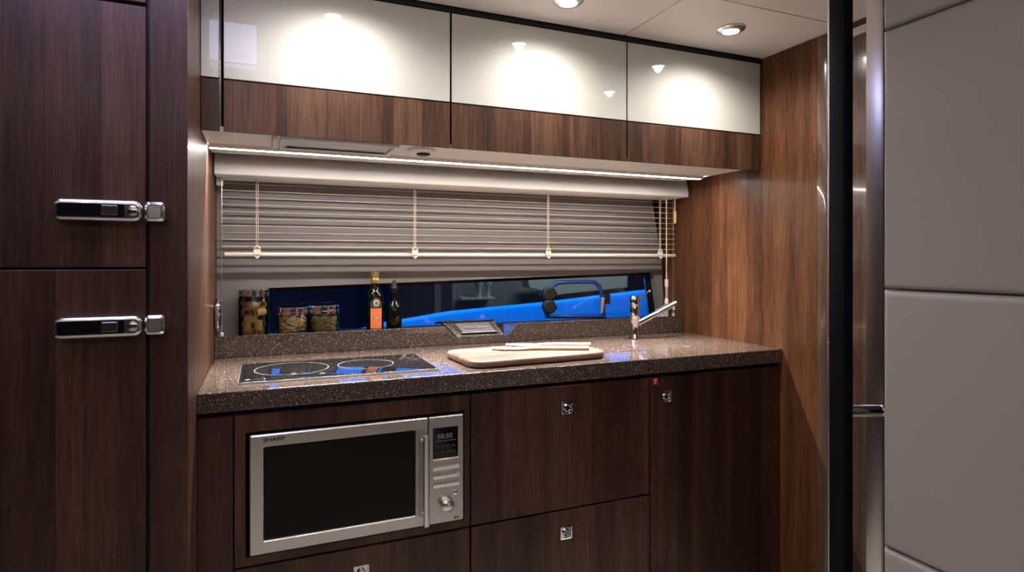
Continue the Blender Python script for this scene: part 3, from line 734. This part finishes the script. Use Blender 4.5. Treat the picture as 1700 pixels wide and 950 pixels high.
# ---------------------------------------------------------------- outside the hull
sd = MB(); DY = 2.85
def ot(u_x, z): return (u_x, z)
sheer = [(-.4, -.52), (.38, -.345), (.537, -.309), (.865, -.265), (1.414, -.2325), (1.983, -.1846), (2.6, -.150)]
sd.rings([[(x, DY-.06, ZF-.09), (x, DY-.06, -.62), (x, DY-.02, z-.03), (x, DY-.012, z-.006), (x, DY, z), (x, DY+.07, z), (x, DY+.08, ZF-.09)] for x, z in sheer])
bw = sd.build('bulwark', 'gelcoat', None)
tag(bw, 'blue lit hull side sloping up outside the window', 'hull')
hp = thing('display_stand', (3.0, 6.0, ZF), 'dim grey exhibition stand with pale fittings seen through the window', 'stand')
B('back_panel', 'hall_grey', 1.95, 4.2, 6.4, 6.45, -.56, .5, hp)
B('shelf', 'hall_pale', 2.0, 2.38, 6.2, 6.38, -.445, -.425, hp)
for x in (2.205, 2.31): MB().lathe(x, 6.25, [(.03, -.424), (.03, -.31), (.05, -.28), (.05, -.25)], 16).build('fitting', 'hall_pale', hp)
MB().prism([(2.74, -.23), (4.05, -.17), (4.05, -.34), (3.2, -.40), (2.97, -.43), (2.93, -.36), (2.76, -.32)], 1, 6.1, 6.3).build('canopy', 'hall_pale', hp)
B('carpet', 'hall_grey', -2, 9.2, 2.95, 8.95, ZF-.12, ZF-.09, hp)
B('post', 'hall_grey', 1.95, 2.05, 6.4, 6.45, ZF-.09, -.561, hp); B('post', 'hall_grey', 4.1, 4.2, 6.4, 6.45, ZF-.09, -.561, hp)
bn = thing('backlit_banner', (2.5, 9, ZF), 'blue backlit banner wall high up in the exhibition hall outside', 'banner')
B('screen', 'banner', -1.5, 9, 8.96, 8.99, 1.02, 3.6, bn)
bf = MB(); bf.box(-1.6, 9.1, 8.99, 9.05, .95, 3.7)
for x in (-1.4, 2.5, 8.9): bf.box(x-.05, x+.05, 8.99, 9.05, ZF-.119, .95)
bf.build('frame', 'hall_grey', bn)
area('hall_white_light', (3.2, 5.2, 1.6), (R(40), 0, 0), (1.5, .3), 16, (.9, 1, .95))

# ---------------------------------------------------------------- downlights
def downlight(x, y, label, first=None):
    if first is None:
        t = thing('downlight', (x, y, ZC), label, 'light', 'round ceiling downlights')
        MB().lathe(x, y, [(.026, ZC-.0105), (.034, ZC-.010), (.043, ZC-.004), (.043, ZC-.0003), (.026, ZC-.0003)], 40, False, False).build('trim_ring', 'alu', t)
        MB().lathe(x, y, [(.0255, ZC-.0005), (.0255, ZC-.005), (.018, ZC-.007), (.001, ZC-.0078)], 32, False, True).build('lens', 'lens', t)
        l = bpy.data.lights.new('downlight_beam', 'SPOT'); l.energy = DOWN_W; l.color = (1, .94, .86); l.spot_size = R(160); l.spot_blend = 1.0; l.shadow_soft_size = .014
        o = bpy.data.objects.new('downlight_beam', l); COL.objects.link(o); o.parent = t; o.location = (0, 0, -.016)
        return t
    return dup(first, (x, y, ZC), label)
d1 = downlight(.785, 1.475, 'lit round ceiling downlight cut by the picture top, left of the other')
downlight(1.352, 1.462, 'lit round ceiling downlight with metal rim beside the right wall', d1)
downlight(.190, 1.475, 'lit round downlight in the ceiling above the first wall cabinet', d1)
d = downlight(1.368, 1.10, 'lit round downlight in the ceiling near the black post', d1)
for ch in d.children:
    if ch.type == 'LIGHT': ch.data = ch.data.copy(); ch.data.energy = DOWN_W*.25
for x in (-.7, .2, .9):
    for y in (-.25, -1.25):
        d = downlight(x, y, 'dim round downlight added as room fill behind the viewer', d1); d['group'] = 'added fill downlights behind the viewer'
        for ch in d.children:
            if ch.type == 'LIGHT':      # unseen lamps added as room fill, kept dim
                ch.data = ch.data.copy(); ch.data.energy = DOWN_W*.2

ul = thing('fill_uplight', (.1, -.62, .18), 'long uplight added unseen behind the viewer to brighten the ceiling', 'light')  # unseen uplight and trough, added to lift the ceiling brightness
B('trough', 'lining', -1.2, 1.16, -.66, -.58, .12, .17, ul)
o = area('fill_uplight_beam', (0, -.62, .185), (R(180), 0, 0), (2.2, .06), 12, (1, .93, .87)); 
# ---------------------------------------------------------------- post, grab rail, padded panel in the foreground
po = thing('door_post', (1.135, .9, ZF), 'black floor to ceiling post with bright metal edge before the right wall', 'post')
MB().prism(rrect(1.12, 1.15, .885, .9188, .003, 3), 2, ZF+.001, ZC-.001).build('upright', 'black', po)
MB().prism(rrect(1.1192, 1.149, .9190, .9228, .0012, 3), 2, ZF+.001, ZC-.001).build('edge_strip', 'alu', po)
for z in (-.165, -.179): MB().tube([(1.1188, .9193, z), (1.117, .9193, z)], .002, 10).build('screw', 'chrome', po)
gb = thing('grab_bar', (1.19, .893, -.3266), 'short chrome horizontal bar between black post and polished jamb', 'bar')
MB().tube([(1.1515, .9120, -.3266), (1.236, .8766, -.3266)], .0128, 20).build('bar', 'chrome', gb)
MB().tube([(1.226, .8808, -.3266), (1.240, .8749, -.3266)], .0145, 20).build('bar_collar', 'chrome', gb)
dj = thing('door_jamb', (1.275, .92, ZF), 'polished metal jamb strip between black post and padded panel', 'jamb')
rt = Matrix.Translation((1.263, .900, 0)) @ Matrix.Rotation(R(10.7), 4, 'Z')
MB().prism([(0, 0), (-.0003, .005), (-.0004, .018), (-.0003, .031), (0, .036), (.03, .036), (.03, 0)], 2, ZF+.001, ZC-.001).xf(rt).build('face', 'polished', dj)
up = thing('padded_panel', (1.14, .3, ZF), 'taupe leather padded wall panel in stitched sections at far right', 'panel')
for z0, z1 in ((.4485, ZC-.003), (-.0585, .4475), (-.5635, -.0595), (-1.07, -.5645)):
    YE = .8024; e = .018; X0 = 1.12; rs = []
    def sect(x, i): return [(x, -.9, z0+i), (x, YE-i, z0+i), (x, YE-i, z1-i), (x, -.9, z1-i)]
    rs = [sect(1.164, .0005), sect(X0+.014, .0005), sect(X0+.008, .0015), sect(X0+.0035, .0045), sect(X0+.001, .009), sect(X0, .016)]
    MB().rings(rs).build('cushion', 'leather', up)
B('base_board', 'walnut_dark', 1.14, 1.164, -.9, .80, ZF, -1.0715, up)
